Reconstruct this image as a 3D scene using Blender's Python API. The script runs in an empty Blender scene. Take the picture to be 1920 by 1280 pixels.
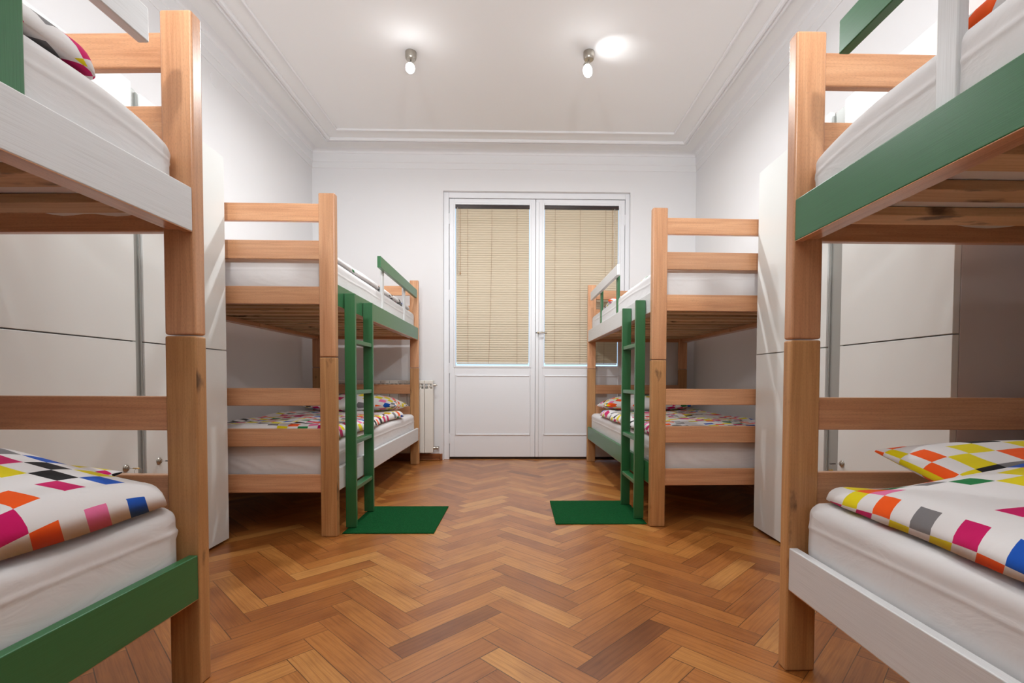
import bpy, bmesh, math, random
from mathutils import Vector, Matrix, noise
C = bpy.context.scene.collection
PI = math.pi
S = bpy.context.scene

# ------------------------------------------------------------------ helpers
def col(r, g, b):
    def f(c):
        c /= 255.0
        return c / 12.92 if c <= 0.04045 else ((c + 0.055) / 1.055) ** 2.4
    return (f(r), f(g), f(b), 1.0)

def finish(name, bm, mat, parent=None, smooth=False, angle=None):
    me = bpy.data.meshes.new(name)
    bm.normal_update()
    bm.to_mesh(me); bm.free()
    me.materials.append(mat)
    if smooth:
        for p in me.polygons: p.use_smooth = True
        if angle is not None:
            me.set_sharp_from_angle(angle=angle)
    o = bpy.data.objects.new(name, me)
    C.objects.link(o)
    if smooth and angle is not None:
        wn = o.modifiers.new('weighted_normals', 'WEIGHTED_NORMAL'); wn.keep_sharp = True; wn.weight = 100
    if parent is not None: o.parent = parent
    return o

def add_box(bm, x0, x1, y0, y1, z0, z1, bevel=0.0, seg=2, off=None):
    """a box with softened edges; UVs run along its longest side, in metres"""
    uvl = bm.loops.layers.uv.verify()
    t = bmesh.new()
    bmesh.ops.create_cube(t, size=1.0)
    d = (x1 - x0, y1 - y0, z1 - z0)
    for v in t.verts:
        v.co = Vector((x0 + (v.co.x + .5) * d[0], y0 + (v.co.y + .5) * d[1], z0 + (v.co.z + .5) * d[2]))
    if bevel > 0:
        bmesh.ops.bevel(t, geom=t.edges[:], offset=min(bevel, min(d) * .45), segments=seg, profile=.5, affect='EDGES')
    ax = max(range(3), key=lambda i: d[i])
    others = [i for i in range(3) if i != ax]
    ou, ov = off if off else (random.random() * 9, random.random() * 9)
    vm = [bm.verts.new(v.co) for v in t.verts]
    t.verts.index_update(); t.normal_update()
    for f in t.faces:
        nf = bm.faces.new([vm[v.index] for v in f.verts])
        n = f.normal
        k = max(range(3), key=lambda i: abs(n[i]))
        for lp in nf.loops:
            co = lp.vert.co
            if k == ax: lp[uvl].uv = (co[others[0]] * .2 + ou, co[others[1]] + ov)
            else:
                w = others[0] if k == others[1] else others[1]
                lp[uvl].uv = (co[ax] + ou, co[w] + ov + (.37 if k == others[0] else 0))
    t.free()

def box(name, mat, parent, x0, x1, y0, y1, z0, z1, bevel=.003, seg=2):
    bm = bmesh.new()
    add_box(bm, min(x0, x1), max(x0, x1), min(y0, y1), max(y0, y1), min(z0, z1), max(z0, z1), bevel, seg)
    return finish(name, bm, mat, parent, smooth=True, angle=math.radians(50))

def add_tube(bm, pts, r, n=8, cap=True):
    """a round tube through points"""
    pts = [Vector(p) for p in pts]
    rings = []
    for i, p in enumerate(pts):
        a = pts[max(i - 1, 0)]; b = pts[min(i + 1, len(pts) - 1)]
        t = (b - a).normalized()
        up = Vector((0, 0, 1)) if abs(t.z) < .9 else Vector((1, 0, 0))
        u = t.cross(up).normalized(); w = t.cross(u)
        rr = r[i] if isinstance(r, (list, tuple)) else r
        rings.append([bm.verts.new(p + (u * math.cos(2 * PI * k / n) + w * math.sin(2 * PI * k / n)) * rr) for k in range(n)])
    for a, b in zip(rings, rings[1:]):
        for k in range(n):
            bm.faces.new((a[k], a[(k + 1) % n], b[(k + 1) % n], b[k]))
    if cap:
        bm.faces.new(rings[0][::-1]); bm.faces.new(rings[-1])
    bmesh.ops.recalc_face_normals(bm, faces=bm.faces[:])

def add_lathe(bm, prof, M, n=24):
    """revolve (r, h) pairs about local Z, placed by matrix M"""
    rings = []
    for r, h in prof:
        if r < 1e-6: rings.append([bm.verts.new(M @ Vector((0, 0, h)))])
        else: rings.append([bm.verts.new(M @ Vector((r * math.cos(2 * PI * k / n), r * math.sin(2 * PI * k / n), h))) for k in range(n)])
    for a, b in zip(rings, rings[1:]):
        for k in range(n):
            q = [a[k % len(a)], a[(k + 1) % n % len(a)], b[(k + 1) % n % len(b)], b[k % len(b)]]
            u = []
            for v in q:
                if v not in u: u.append(v)
            if len(u) > 2: bm.faces.new(u)
    bmesh.ops.recalc_face_normals(bm, faces=bm.faces[:])

def axis_matrix(p, d):
    d = Vector(d).normalized()
    return Matrix.Translation(Vector(p)) @ d.to_track_quat('Z', 'Y').to_matrix().to_4x4()

def tag(o, label=None, cat=None, group=None, kind=None):
    if label: o['label'] = label
    if cat: o['category'] = cat
    if group: o['group'] = group
    if kind: o['kind'] = kind
    return o

def empty(name, loc, rz=0.0, label=None, cat=None, group=None):
    o = bpy.data.objects.new(name, None); C.objects.link(o)
    o.empty_display_size = .1
    o.location = loc; o.rotation_euler = (0, 0, rz)
    return tag(o, label, cat, group)

# ------------------------------------------------------------------ materials
def mat(name):
    m = bpy.data.materials.new(name); m.use_nodes = True
    nt = m.node_tree
    for n in list(nt.nodes): nt.nodes.remove(n)
    out = nt.nodes.new('ShaderNodeOutputMaterial')
    b = nt.nodes.new('ShaderNodeBsdfPrincipled')
    nt.links.new(b.outputs[0], out.inputs[0])
    return m, nt, b, out

def nn(nt, typ, **kw):
    n = nt.nodes.new(typ)
    for k, v in kw.items():
        if k in n.bl_rna.properties.keys(): setattr(n, k, v)
        else: n.inputs[k].default_value = v
    return n

def ramp(nt, stops, interp='LINEAR'):
    r = nt.nodes.new('ShaderNodeValToRGB'); r.color_ramp.interpolation = interp
    e = r.color_ramp.elements
    while len(e) < len(stops): e.new(.5)
    for el, (p, c) in zip(e, stops): el.position = p; el.color = c
    return r

def math_n(nt, op, a, b=None):
    n = nt.nodes.new('ShaderNodeMath'); n.operation = op
    for i, v in enumerate((a, b)):
        if v is None: continue
        if isinstance(v, (int, float)): n.inputs[i].default_value = v
        else: nt.links.new(v, n.inputs[i])
    return n.outputs[0]

def plain(name, c, rough=.5, metal=0.0, spec=.5, bump=None, coat=0.0):
    m, nt, b, out = mat(name)
    b.inputs['Base Color'].default_value = c
    b.inputs['Roughness'].default_value = rough
    b.inputs['Metallic'].default_value = metal
    b.inputs['Specular IOR Level'].default_value = spec
    b.inputs['Coat Weight'].default_value = coat
    if bump:
        sc, st, dist = bump
        tc = nn(nt, 'ShaderNodeTexCoord')
        no = nn(nt, 'ShaderNodeTexNoise', Scale=sc, Detail=4.0)
        nt.links.new(tc.outputs['Object'], no.inputs['Vector'])
        bp = nn(nt, 'ShaderNodeBump', Strength=st, Distance=dist)
        nt.links.new(no.outputs['Fac'], bp.inputs['Height'])
        nt.links.new(bp.outputs[0], b.inputs['Normal'])
    return m

def wood(name, light, mid, dark, rough=.35, coat=.25, knots=.0, fleck=.5, vary=.12):
    m, nt, b, out = mat(name)
    uv = nn(nt, 'ShaderNodeUVMap')
    oi = nn(nt, 'ShaderNodeObjectInfo')
    comb = nn(nt, 'ShaderNodeCombineXYZ')
    nt.links.new(math_n(nt, 'MULTIPLY', oi.outputs['Random'], 37.0), comb.inputs[0])
    nt.links.new(math_n(nt, 'MULTIPLY', oi.outputs['Random'], 11.0), comb.inputs[1])
    add = nn(nt, 'ShaderNodeVectorMath', operation='ADD')
    nt.links.new(uv.outputs[0], add.inputs[0]); nt.links.new(comb.outputs[0], add.inputs[1])
    def mp(sx, sy):
        n = nn(nt, 'ShaderNodeMapping'); n.inputs['Scale'].default_value = (sx, sy, 1)
        nt.links.new(add.outputs[0], n.inputs['Vector']); return n.outputs[0]
    n1 = nn(nt, 'ShaderNodeTexNoise', Scale=1.0, Detail=3.0, Distortion=.6)
    nt.links.new(mp(1.6, 24), n1.inputs['Vector'])
    r1 = ramp(nt, [(.22, dark), (.5, mid), (.8, light)])
    nt.links.new(n1.outputs['Fac'], r1.inputs['Fac'])
    n2 = nn(nt, 'ShaderNodeTexNoise', Scale=1.0, Detail=2.0)
    nt.links.new(mp(130, 800), n2.inputs['Vector'])
    r2 = ramp(nt, [(.34, (1 - .28 * fleck,) * 3 + (1,)), (.5, (1, 1, 1, 1))])
    nt.links.new(n2.outputs['Fac'], r2.inputs['Fac'])
    mx = nn(nt, 'ShaderNodeMix', data_type='RGBA', blend_type='MULTIPLY')
    mx.inputs[0].default_value = 1
    nt.links.new(r1.outputs[0], mx.inputs[6]); nt.links.new(r2.outputs[0], mx.inputs[7])
    c = mx.outputs[2]
    # fine growth lines along the board
    n3 = nn(nt, 'ShaderNodeTexNoise', Scale=1.0, Detail=2.0, Distortion=1.2)
    nt.links.new(mp(3.5, 110), n3.inputs['Vector'])
    r3 = ramp(nt, [(.38, (.86, .82, .78, 1)), (.56, (1, 1, 1, 1))])
    nt.links.new(n3.outputs['Fac'], r3.inputs['Fac'])
    mx3 = nn(nt, 'ShaderNodeMix', data_type='RGBA', blend_type='MULTIPLY'); mx3.inputs[0].default_value = .8
    nt.links.new(c, mx3.inputs[6]); nt.links.new(r3.outputs[0], mx3.inputs[7]); c = mx3.outputs[2]
    if knots:
        n4 = nn(nt, 'ShaderNodeTexNoise', Scale=1.0, Detail=5.0)
        nt.links.new(mp(7, 14), n4.inputs['Vector'])
        r4 = ramp(nt, [(.66 - .06 * knots, (0, 0, 0, 1)), (.76 - .06 * knots, (1, 1, 1, 1))])
        nt.links.new(n4.outputs['Fac'], r4.inputs['Fac'])
        mx4 = nn(nt, 'ShaderNodeMix', data_type='RGBA', blend_type='MIX')
        nt.links.new(math_n(nt, 'MULTIPLY', r4.outputs[0], .8), mx4.inputs[0])
        nt.links.new(c, mx4.inputs[6]); mx4.inputs[7].default_value = col(58, 34, 18); c = mx4.outputs[2]
    hs = nn(nt, 'ShaderNodeHueSaturation')
    nt.links.new(math_n(nt, 'ADD', math_n(nt, 'MULTIPLY', oi.outputs['Random'], 2 * vary), 1 - vary), hs.inputs['Value'])
    nt.links.new(c, hs.inputs['Color'])
    nt.links.new(hs.outputs[0], b.inputs['Base Color'])
    b.inputs['Roughness'].default_value = rough
    b.inputs['Coat Weight'].default_value = coat
    b.inputs['Coat Roughness'].default_value = .25
    bp = nn(nt, 'ShaderNodeBump', Strength=.12, Distance=.001)
    nt.links.new(n2.outputs['Fac'], bp.inputs['Height']); nt.links.new(bp.outputs[0], b.inputs['Normal'])
    return m

def paint(name, c, c2, rough=.35):
    """brushed paint over wood: thin streaks along the board"""
    m, nt, b, out = mat(name)
    uv = nn(nt, 'ShaderNodeUVMap')
    mp = nn(nt, 'ShaderNodeMapping'); mp.inputs['Scale'].default_value = (7, 620, 1)
    nt.links.new(uv.outputs[0], mp.inputs[0])
    n = nn(nt, 'ShaderNodeTexNoise', Scale=1.0, Detail=4.0)
    nt.links.new(mp.outputs[0], n.inputs['Vector'])
    r = ramp(nt, [(.25, c2), (.55, c)])
    nt.links.new(n.outputs['Fac'], r.inputs['Fac'])
    nt.links.new(r.outputs[0], b.inputs['Base Color'])
    bp = nn(nt, 'ShaderNodeBump', Strength=.1, Distance=.001)
    nt.links.new(n.outputs['Fac'], bp.inputs['Height']); nt.links.new(bp.outputs[0], b.inputs['Normal'])
    b.inputs['Roughness'].default_value = rough
    return m

def quilt(name, seedv, off=.55):
    """white cotton printed with coloured squares, denser in loose clusters"""
    m, nt, b, out = mat(name)
    uv = nn(nt, 'ShaderNodeUVMap')
    sc = nn(nt, 'ShaderNodeVectorMath', operation='SCALE'); sc.inputs['Scale'].default_value = 1 / .050
    nt.links.new(uv.outputs[0], sc.inputs[0])
    fl = nn(nt, 'ShaderNodeVectorMath', operation='FLOOR'); nt.links.new(sc.outputs[0], fl.inputs[0])
    of = nn(nt, 'ShaderNodeVectorMath', operation='ADD'); of.inputs[1].default_value = (seedv * 17.3 + .5, seedv * 5.1 + .5, 0)
    nt.links.new(fl.outputs[0], of.inputs[0])
    wn = nn(nt, 'ShaderNodeTexWhiteNoise', noise_dimensions='2D'); nt.links.new(of.outputs[0], wn.inputs['Vector'])
    of2 = nn(nt, 'ShaderNodeVectorMath', operation='ADD'); of2.inputs[1].default_value = (91.7, 43.2, 0)
    nt.links.new(of.outputs[0], of2.inputs[0])
    wn2 = nn(nt, 'ShaderNodeTexWhiteNoise', noise_dimensions='2D'); nt.links.new(of2.outputs[0], wn2.inputs['Vector'])
    sp = nn(nt, 'ShaderNodeSeparateXYZ'); nt.links.new(fl.outputs[0], sp.inputs[0])
    par = math_n(nt, 'FLOORED_MODULO', math_n(nt, 'ADD', sp.outputs[0], sp.outputs[1]), 2.0)
    nz = nn(nt, 'ShaderNodeTexNoise', Scale=.19, Detail=1.0); nt.links.new(of.outputs[0], nz.inputs['Vector'])
    dens = math_n(nt, 'SUBTRACT', math_n(nt, 'MULTIPLY', nz.outputs['Fac'], 2.4), off)
    prob = math_n(nt, 'MULTIPLY', dens, math_n(nt, 'ADD', math_n(nt, 'MULTIPLY', par, 1.0), .10))
    is_col = math_n(nt, 'LESS_THAN', wn2.outputs['Value'], prob)
    yel, ora, mag, blu, gre, blk, gry, pnk, red = (col(232, 214, 0), col(250, 92, 14), col(205, 12, 100), col(14, 84, 186),
        col(8, 122, 62), col(8, 8, 14), col(124, 122, 124), col(238, 120, 170), col(205, 20, 45))
    seq = [yel, ora, mag, yel, blk, blu, gry, yel, mag, ora, gre, yel, mag, gry, ora, pnk, blk, mag]
    r = ramp(nt, [(i / len(seq), c) for i, c in enumerate(seq)], 'CONSTANT')
    nt.links.new(wn.outputs['Value'], r.inputs['Fac'])
    mx = nn(nt, 'ShaderNodeMix', data_type='RGBA')
    nt.links.new(is_col, mx.inputs[0]); mx.inputs[6].default_value = col(232, 230, 230)
    nt.links.new(r.outputs[0], mx.inputs[7]); nt.links.new(mx.outputs[2], b.inputs['Base Color'])
    b.inputs['Roughness'].default_value = .85; b.inputs['Specular IOR Level'].default_value = .25
    b.inputs['Sheen Weight'].default_value = .1
    n = nn(nt, 'ShaderNodeTexNoise', Scale=7.0, Detail=5.0, Distortion=1.0); nt.links.new(uv.outputs[0], n.inputs['Vector'])
    bp = nn(nt, 'ShaderNodeBump', Strength=.45, Distance=.008)
    nt.links.new(n.outputs['Fac'], bp.inputs['Height']); nt.links.new(bp.outputs[0], b.inputs['Normal'])
    return m

def cotton(name):
    m, nt, b, out = mat(name)
    b.inputs['Base Color'].default_value = col(222, 220, 220)
    b.inputs['Roughness'].default_value = .8; b.inputs['Specular IOR Level'].default_value = .25
    tc = nn(nt, 'ShaderNodeTexCoord')
    mp = nn(nt, 'ShaderNodeMapping'); mp.inputs['Scale'].default_value = (5, 4, 9); mp.inputs['Rotation'].default_value = (.3, .4, .5)
    nt.links.new(tc.outputs['Object'], mp.inputs[0])
    n = nn(nt, 'ShaderNodeTexNoise', Scale=1.3, Detail=4.0, Distortion=1.6); nt.links.new(mp.outputs[0], n.inputs['Vector'])
    bp = nn(nt, 'ShaderNodeBump', Strength=.16, Distance=.014)
    nt.links.new(n.outputs['Fac'], bp.inputs['Height']); nt.links.new(bp.outputs[0], b.inputs['Normal'])
    return m

def parquet():
    m, nt, b, out = mat('oak_parquet')
    uv = nn(nt, 'ShaderNodeUVMap')
    at = nn(nt, 'ShaderNodeAttribute', attribute_name='plank')     # random per plank (r, g, b)
    sp = nn(nt, 'ShaderNodeSeparateXYZ'); nt.links.new(at.outputs['Vector'], sp.inputs[0])
    sx = nn(nt, 'ShaderNodeSeparateXYZ'); nt.links.new(uv.outputs[0], sx.inputs[0])
    cb = nn(nt, 'ShaderNodeCombineXYZ')
    nt.links.new(math_n(nt, 'ADD', sx.outputs[0], math_n(nt, 'MULTIPLY', sp.outputs[0], 50.0)), cb.inputs[0])
    nt.links.new(math_n(nt, 'ADD', sx.outputs[1], math_n(nt, 'MULTIPLY', sp.outputs[1], 50.0)), cb.inputs[1])
    def mp(a, c):
        n = nn(nt, 'ShaderNodeMapping'); n.inputs['Scale'].default_value = (a, c, 1)
        nt.links.new(cb.outputs[0], n.inputs[0]); return n.outputs[0]
    base = ramp(nt, [(0, col(122, 70, 35)), (.04, col(156, 95, 45)), (.3, col(168, 104, 49)), (.6, col(179, 114, 55)), (.85, col(188, 125, 62)), (1, col(200, 142, 78))])
    nt.links.new(sp.outputs[2], base.inputs['Fac'])
    w = nn(nt, 'ShaderNodeTexWave', wave_type='BANDS', bands_direction='Y', Scale=1.0, Distortion=9.0, Detail=3.0)
    w.inputs['Detail Scale'].default_value = .7
    nt.links.new(mp(2.6, 16), w.inputs['Vector'])
    rw = ramp(nt, [(.0, (.66, .54, .44, 1)), (.22, (.92, .88, .84, 1)), (.5, (1, 1, 1, 1))]); nt.links.new(w.outputs['Fac'], rw.inputs['Fac'])
    n1 = nn(nt, 'ShaderNodeTexNoise', Scale=1.0, Detail=4.0); nt.links.new(mp(9, 260), n1.inputs['Vector'])
    r1 = ramp(nt, [(.32, (.74, .68, .62, 1)), (.55, (1, 1, 1, 1))]); nt.links.new(n1.outputs['Fac'], r1.inputs['Fac'])
    n2 = nn(nt, 'ShaderNodeTexNoise', Scale=1.0, Detail=3.0); nt.links.new(mp(5, 9), n2.inputs['Vector'])
    r2 = ramp(nt, [(.3, (.74, .66, .6, 1)), (.55, (1, 1, 1, 1))]); nt.links.new(n2.outputs['Fac'], r2.inputs['Fac'])
    c = base.outputs[0]
    for r, f in ((rw, .38), (r1, .8), (r2, .9)):
        mx = nn(nt, 'ShaderNodeMix', data_type='RGBA', blend_type='MULTIPLY'); mx.inputs[0].default_value = f
        nt.links.new(c, mx.inputs[6]); nt.links.new(r.outputs[0], mx.inputs[7]); c = mx.outputs[2]
    # dark joint round every plank (second UV = distance to the plank's edges)
    ed = nn(nt, 'ShaderNodeUVMap', uv_map='edge'); es = nn(nt, 'ShaderNodeSeparateXYZ'); nt.links.new(ed.outputs[0], es.inputs[0])
    jw = math_n(nt, 'ADD', math_n(nt, 'MULTIPLY', sp.outputs[1], .0011), .0006)
    du = math_n(nt, 'MINIMUM', es.outputs[0], math_n(nt, 'SUBTRACT', PL, es.outputs[0]))
    dv = math_n(nt, 'MINIMUM', es.outputs[1], math_n(nt, 'SUBTRACT', PW, es.outputs[1]))
    joint = math_n(nt, 'LESS_THAN', math_n(nt, 'MINIMUM', du, dv), jw)
    mx = nn(nt, 'ShaderNodeMix', data_type='RGBA'); nt.links.new(math_n(nt, 'MULTIPLY', joint, .8), mx.inputs[0])
    nt.links.new(c, mx.inputs[6]); mx.inputs[7].default_value = col(52, 30, 14)
    nt.links.new(mx.outputs[2], b.inputs['Base Color'])
    b.inputs['Roughness'].default_value = .36; b.inputs['Coat Weight'].default_value = .3; b.inputs['Coat Roughness'].default_value = .22
    bp = nn(nt, 'ShaderNodeBump', Strength=.15, Distance=.002)
    nt.links.new(n1.outputs['Fac'], bp.inputs['Height']); nt.links.new(bp.outputs[0], b.inputs['Normal'])
    return m

PW = .0744; PL = PW * 5
M = dict(
    beech=wood('beech', col(222, 170, 128), col(208, 153, 111), col(193, 135, 94), rough=.3, coat=.35, fleck=.55),
    beech_dull=wood('beech_lower', col(206, 158, 106), col(188, 138, 88), col(166, 114, 70), rough=.42, coat=.15, knots=.55, fleck=.5),
    pine=wood('pine_slat', col(222, 188, 148), col(208, 172, 130), col(184, 146, 106), rough=.7, coat=0, knots=.9, fleck=.3, vary=.2),
    bark=wood('pine_slat_with_bark', col(214, 180, 140), col(196, 160, 120), col(160, 122, 86), rough=.7, coat=0, knots=2.6, fleck=.3, vary=.05),
    skirt=wood('skirting_wood', col(168, 104, 58), col(150, 88, 46), col(128, 72, 36), rough=.4, coat=.2),
    white=paint('white_paint', col(216, 217, 218), col(202, 202, 202), .38),
    green=paint('green_paint', col(48, 108, 64), col(42, 99, 57), .33),
    sheet=cotton('white_cotton_sheet'),
    wall=plain('wall_paint', col(226, 225, 226), .9, spec=.2, bump=(60, .08, .002)),
    ceil=plain('ceiling_paint', col(230, 229, 228), .9, spec=.2),
    door=plain('door_gloss_paint', col(228, 229, 232), .35, bump=(25, .05, .002)),
    enamel=plain('radiator_enamel', col(226, 222, 214), .35),
    lacquer=plain('wardrobe_lacquer', col(225, 228, 226), .28),
    carcass=plain('wardrobe_board', col(206, 198, 196), .5),
    alu=plain('brushed_aluminium', col(158, 160, 156), .4, metal=.2),
    nickel=plain('brushed_nickel', col(176, 170, 160), .28, metal=1),
    chrome=plain('chrome', col(205, 205, 205), .15, metal=1),
    brass=plain('brass', col(190, 160, 100), .3, metal=1),
    black=plain('black_plastic', col(14, 14, 15), .4),
    headrail=plain('dark_brown_headrail', col(40, 24, 20), .3),
    cord=plain('tan_cord', col(160, 116, 74), .8),
    clear=plain('pale_wand', col(216, 206, 196), .3),
    rug=None, slat=None, glass=None, bulb=None, dark=plain('gap_shade_and_slab', col(52, 36, 24), .7),
)
M['floor'] = parquet()
for i, of_ in enumerate((.42, .50, .50, .50, .86)): M['quilt%d' % i] = quilt('printed_cotton_%d' % i, i + 1.0, of_)
# rug pile
m, nt, b, out = mat('green_rug_pile')
tc = nn(nt, 'ShaderNodeTexCoord'); n = nn(nt, 'ShaderNodeTexNoise', Scale=420.0, Detail=2.0); nt.links.new(tc.outputs['Object'], n.inputs['Vector'])
r = ramp(nt, [(.3, col(0, 52, 22)), (.6, col(6, 84, 38)), (.8, col(30, 110, 62))]); nt.links.new(n.outputs['Fac'], r.inputs['Fac'])
nt.links.new(r.outputs[0], b.inputs['Base Color']); b.inputs['Roughness'].default_value = .95; b.inputs['Specular IOR Level'].default_value = .15
bp = nn(nt, 'ShaderNodeBump', Strength=.8, Distance=.004); nt.links.new(n.outputs['Fac'], bp.inputs['Height']); nt.links.new(bp.outputs[0], b.inputs['Normal'])
M['rug'] = m
# blind slats let a little daylight through
m, nt, b, out = mat('cream_blind_slat')
b.inputs['Base Color'].default_value = col(228, 213, 188); b.inputs['Roughness'].default_value = .45
tr = nn(nt, 'ShaderNodeBsdfTranslucent'); tr.inputs['Color'].default_value = col(222, 202, 172)
ms = nn(nt, 'ShaderNodeMixShader'); ms.inputs[0].default_value = .3
nt.links.new(b.outputs[0], ms.inputs[1]); nt.links.new(tr.outputs[0], ms.inputs[2]); nt.links.new(ms.outputs[0], out.inputs[0])
M['slat'] = m
# window glass
m, nt, b, out = mat('window_glass')
t_ = nn(nt, 'ShaderNodeBsdfTransparent'); t_.inputs['Color'].default_value = (.93, .97, 1, 1)
g_ = nn(nt, 'ShaderNodeBsdfGlossy'); g_.inputs['Roughness'].default_value = .02
fr = nn(nt, 'ShaderNodeFresnel', IOR=1.45)
ms = nn(nt, 'ShaderNodeMixShader'); nt.links.new(fr.outputs[0], ms.inputs[0]); nt.links.new(t_.outputs[0], ms.inputs[1]); nt.links.new(g_.outputs[0], ms.inputs[2])
nt.links.new(ms.outputs[0], out.inputs[0]); M['glass'] = m
BULB_STRENGTH = 26.0
m, nt, b, out = mat('lit_bulb')
e_ = nn(nt, 'ShaderNodeEmission', Strength=BULB_STRENGTH); e_.inputs['Color'].default_value = (.97, .985, 1.0, 1)
nt.links.new(e_.outputs[0], out.inputs[0]); M['bulb'] = m

# ------------------------------------------------------------------ the room
XL, XR, YB, YF, H = -1.94, 1.68, 4.66, -1.5, 2.90
random.seed(5)

def build_floor():
    bm = bmesh.new(); uvl = bm.loops.layers.uv.new('UVMap'); edl = bm.loops.layers.uv.new('edge')
    cl = bm.loops.layers.float_color.new('plank')
    x0, x1, y0, y1 = XL - .1, XR + .1, YF - .1, YB + .25
    s = math.sqrt(.5)
    ox, oy = -.317, 1.64
    def world(p, q):       # p along (1,1), q along (-1,1)
        return ox + (p - q) * s, oy + (p + q) * s
    R = int(9 / PW)
    def quad(p0, q0, lp, lq, along_p):
        cs = [(p0, q0), (p0 + lp, q0), (p0 + lp, q0 + lq), (p0, q0 + lq)]
        ws = [world(*c) for c in cs]
        if max(w[0] for w in ws) < x0 or min(w[0] for w in ws) > x1 or max(w[1] for w in ws) < y0 or min(w[1] for w in ws) > y1: return
        ws = [(min(max(a, x0), x1), min(max(b_, y0), y1)) for a, b_ in ws]
        f = bm.faces.new([bm.verts.new((a, b_, 0)) for a, b_ in ws])
        rnd = (random.random(), random.random(), random.random(), 1)
        for lo, (p, q) in zip(f.loops, cs):
            u, v = (p - p0, q - q0) if along_p else (q - q0, p - p0)
            lo[uvl].uv = (u, v); lo[edl].uv = (u, v); lo[cl] = rnd
    for j in range(-R, R):
        for i in range(-R, R):
            k = (i - j) % 10
            if k == 0: quad(i * PW, j * PW, PL, PW, True)
            if (j - i - 1) % 10 == 0:
                quad(i * PW, j * PW, PW, PL, False)
    bmesh.ops.recalc_face_normals(bm, faces=bm.faces[:])
    for f in bm.faces:
        if f.normal.z < 0: f.normal_flip()
    o = finish('floor', bm, M['floor']); tag(o, kind='structure')
    sub = box('subfloor', M['dark'], None, x0, x1, y0, y1, -.1, -.002, 0); sub.name = 'floor_slab'; tag(sub, kind='structure')
build_floor()

def wall(name, *boxes):
    bm = bmesh.new()
    for b_ in boxes: add_box(bm, *b_)
    return tag(finish(name, bm, M['wall']), kind='structure')
DX0, DX1, DZ = -.717, 1.056, 2.545
wall('wall_left', (XL - .2, XL, YF - .2, YB + .25, -.1, H + .1))
wall('wall_right', (XR, XR + .2, YF - .2, YB + .25, -.1, H + .1))
wall('wall_front', (XL, XR, YF - .2, YF, -.1, H + .1))
wall('wall_back', (XL, DX0, YB, YB + .25, -.1, H + .1), (DX1, XR, YB, YB + .25, -.1, H + .1), (DX0, DX1, YB, YB + .25, DZ, H + .1))
bm = bmesh.new(); add_box(bm, XL, XR, YF, YB, H, H + .1); tag(finish('ceiling', bm, M['ceil']), kind='structure')

def sweep_room(name, prof, m, inset=(0, 0, 0, 0)):
    """a profile of (distance from wall, z) run round the room with mitred corners; inset = extra left, right, back, front"""
    bm = bmesh.new(); rings = []
    l, r_, bk, fr_ = inset
    for d, z in prof:
        rings.append([bm.verts.new((XL + l + d, YF + fr_ + d, z)), bm.verts.new((XR - r_ - d, YF + fr_ + d, z)),
                      bm.verts.new((XR - r_ - d, YB - bk - d, z)), bm.verts.new((XL + l + d, YB - bk - d, z))])
    for a, b_ in zip(rings, rings[1:] + rings[:1]):
        for k in range(4):
            bm.faces.new((a[k], a[(k + 1) % 4], b_[(k + 1) % 4], b_[k]))
    bmesh.ops.recalc_face_normals(bm, faces=bm.faces[:])
    return tag(finish(name, bm, m), kind='structure')
cove = [(-.01, 2.742), (.004, 2.742), (.006, 2.748), (.006, 2.797), (.011, 2.800), (.013, 2.806), (.013, 2.872), (.020, 2.876), (.022, 2.884)]
for k in range(1, 7):
    a = k / 6 * PI / 2
    cove.append((.022 + .05 * (1 - math.cos(a)), 2.884 + .0155 * math.sin(a)))
cove += [(.072, 2.91), (-.01, 2.91)]
sweep_room('trim_1', cove, M['wall'])
sweep_room('trim_2', [(-.028, H + .005), (-.028, H - .012), (-.02, H - .019), (-.010, H - .019), (-.006, H - .011), (.004, H - .011), (.008, H - .022), (.022, H - .022), (.028, H - .012), (.028, H + .005)],
           M['wall'], (.24, .185, .235, .24))
sweep_room('trim_3', [(-.009, H + .005), (-.009, H - .008), (-.004, H - .014), (.004, H - .014), (.009, H - .008), (.009, H + .005)], M['wall'], (.378, .34, .41, .38))
# skirting
def skirt(name, x0, x1, y0, y1, face):
    bm = bmesh.new(); add_box(bm, x0, x1, y0, y1, 0, .062, .004)
    if face == 'y': add_box(bm, x0, x1, y0 - .016, y0, 0, .016, .006)
    if face == 'x': add_box(bm, x1, x1 + .016, y0, y1, 0, .016, .006)
    if face == '-x': add_box(bm, x0 - .016, x0, y0, y1, 0, .016, .006)
    return tag(finish(name, bm, M['skirt'], smooth=True, angle=.8), kind='structure')
skirt('baseboard_back', XL, DX0 - .03, YB - .016, YB, 'y')
skirt('baseboard_corner', DX0 - .028, DX0 - .008, YB - .04, YB, '')
skirt('baseboard_far', DX1 + .01, XR, YB - .016, YB, 'y')
skirt('baseboard_left', XL, XL + .016, YF, YB - .035, 'x')
skirt('baseboard_right', XR - .016, XR, YF, YB - .035, '-x')

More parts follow.
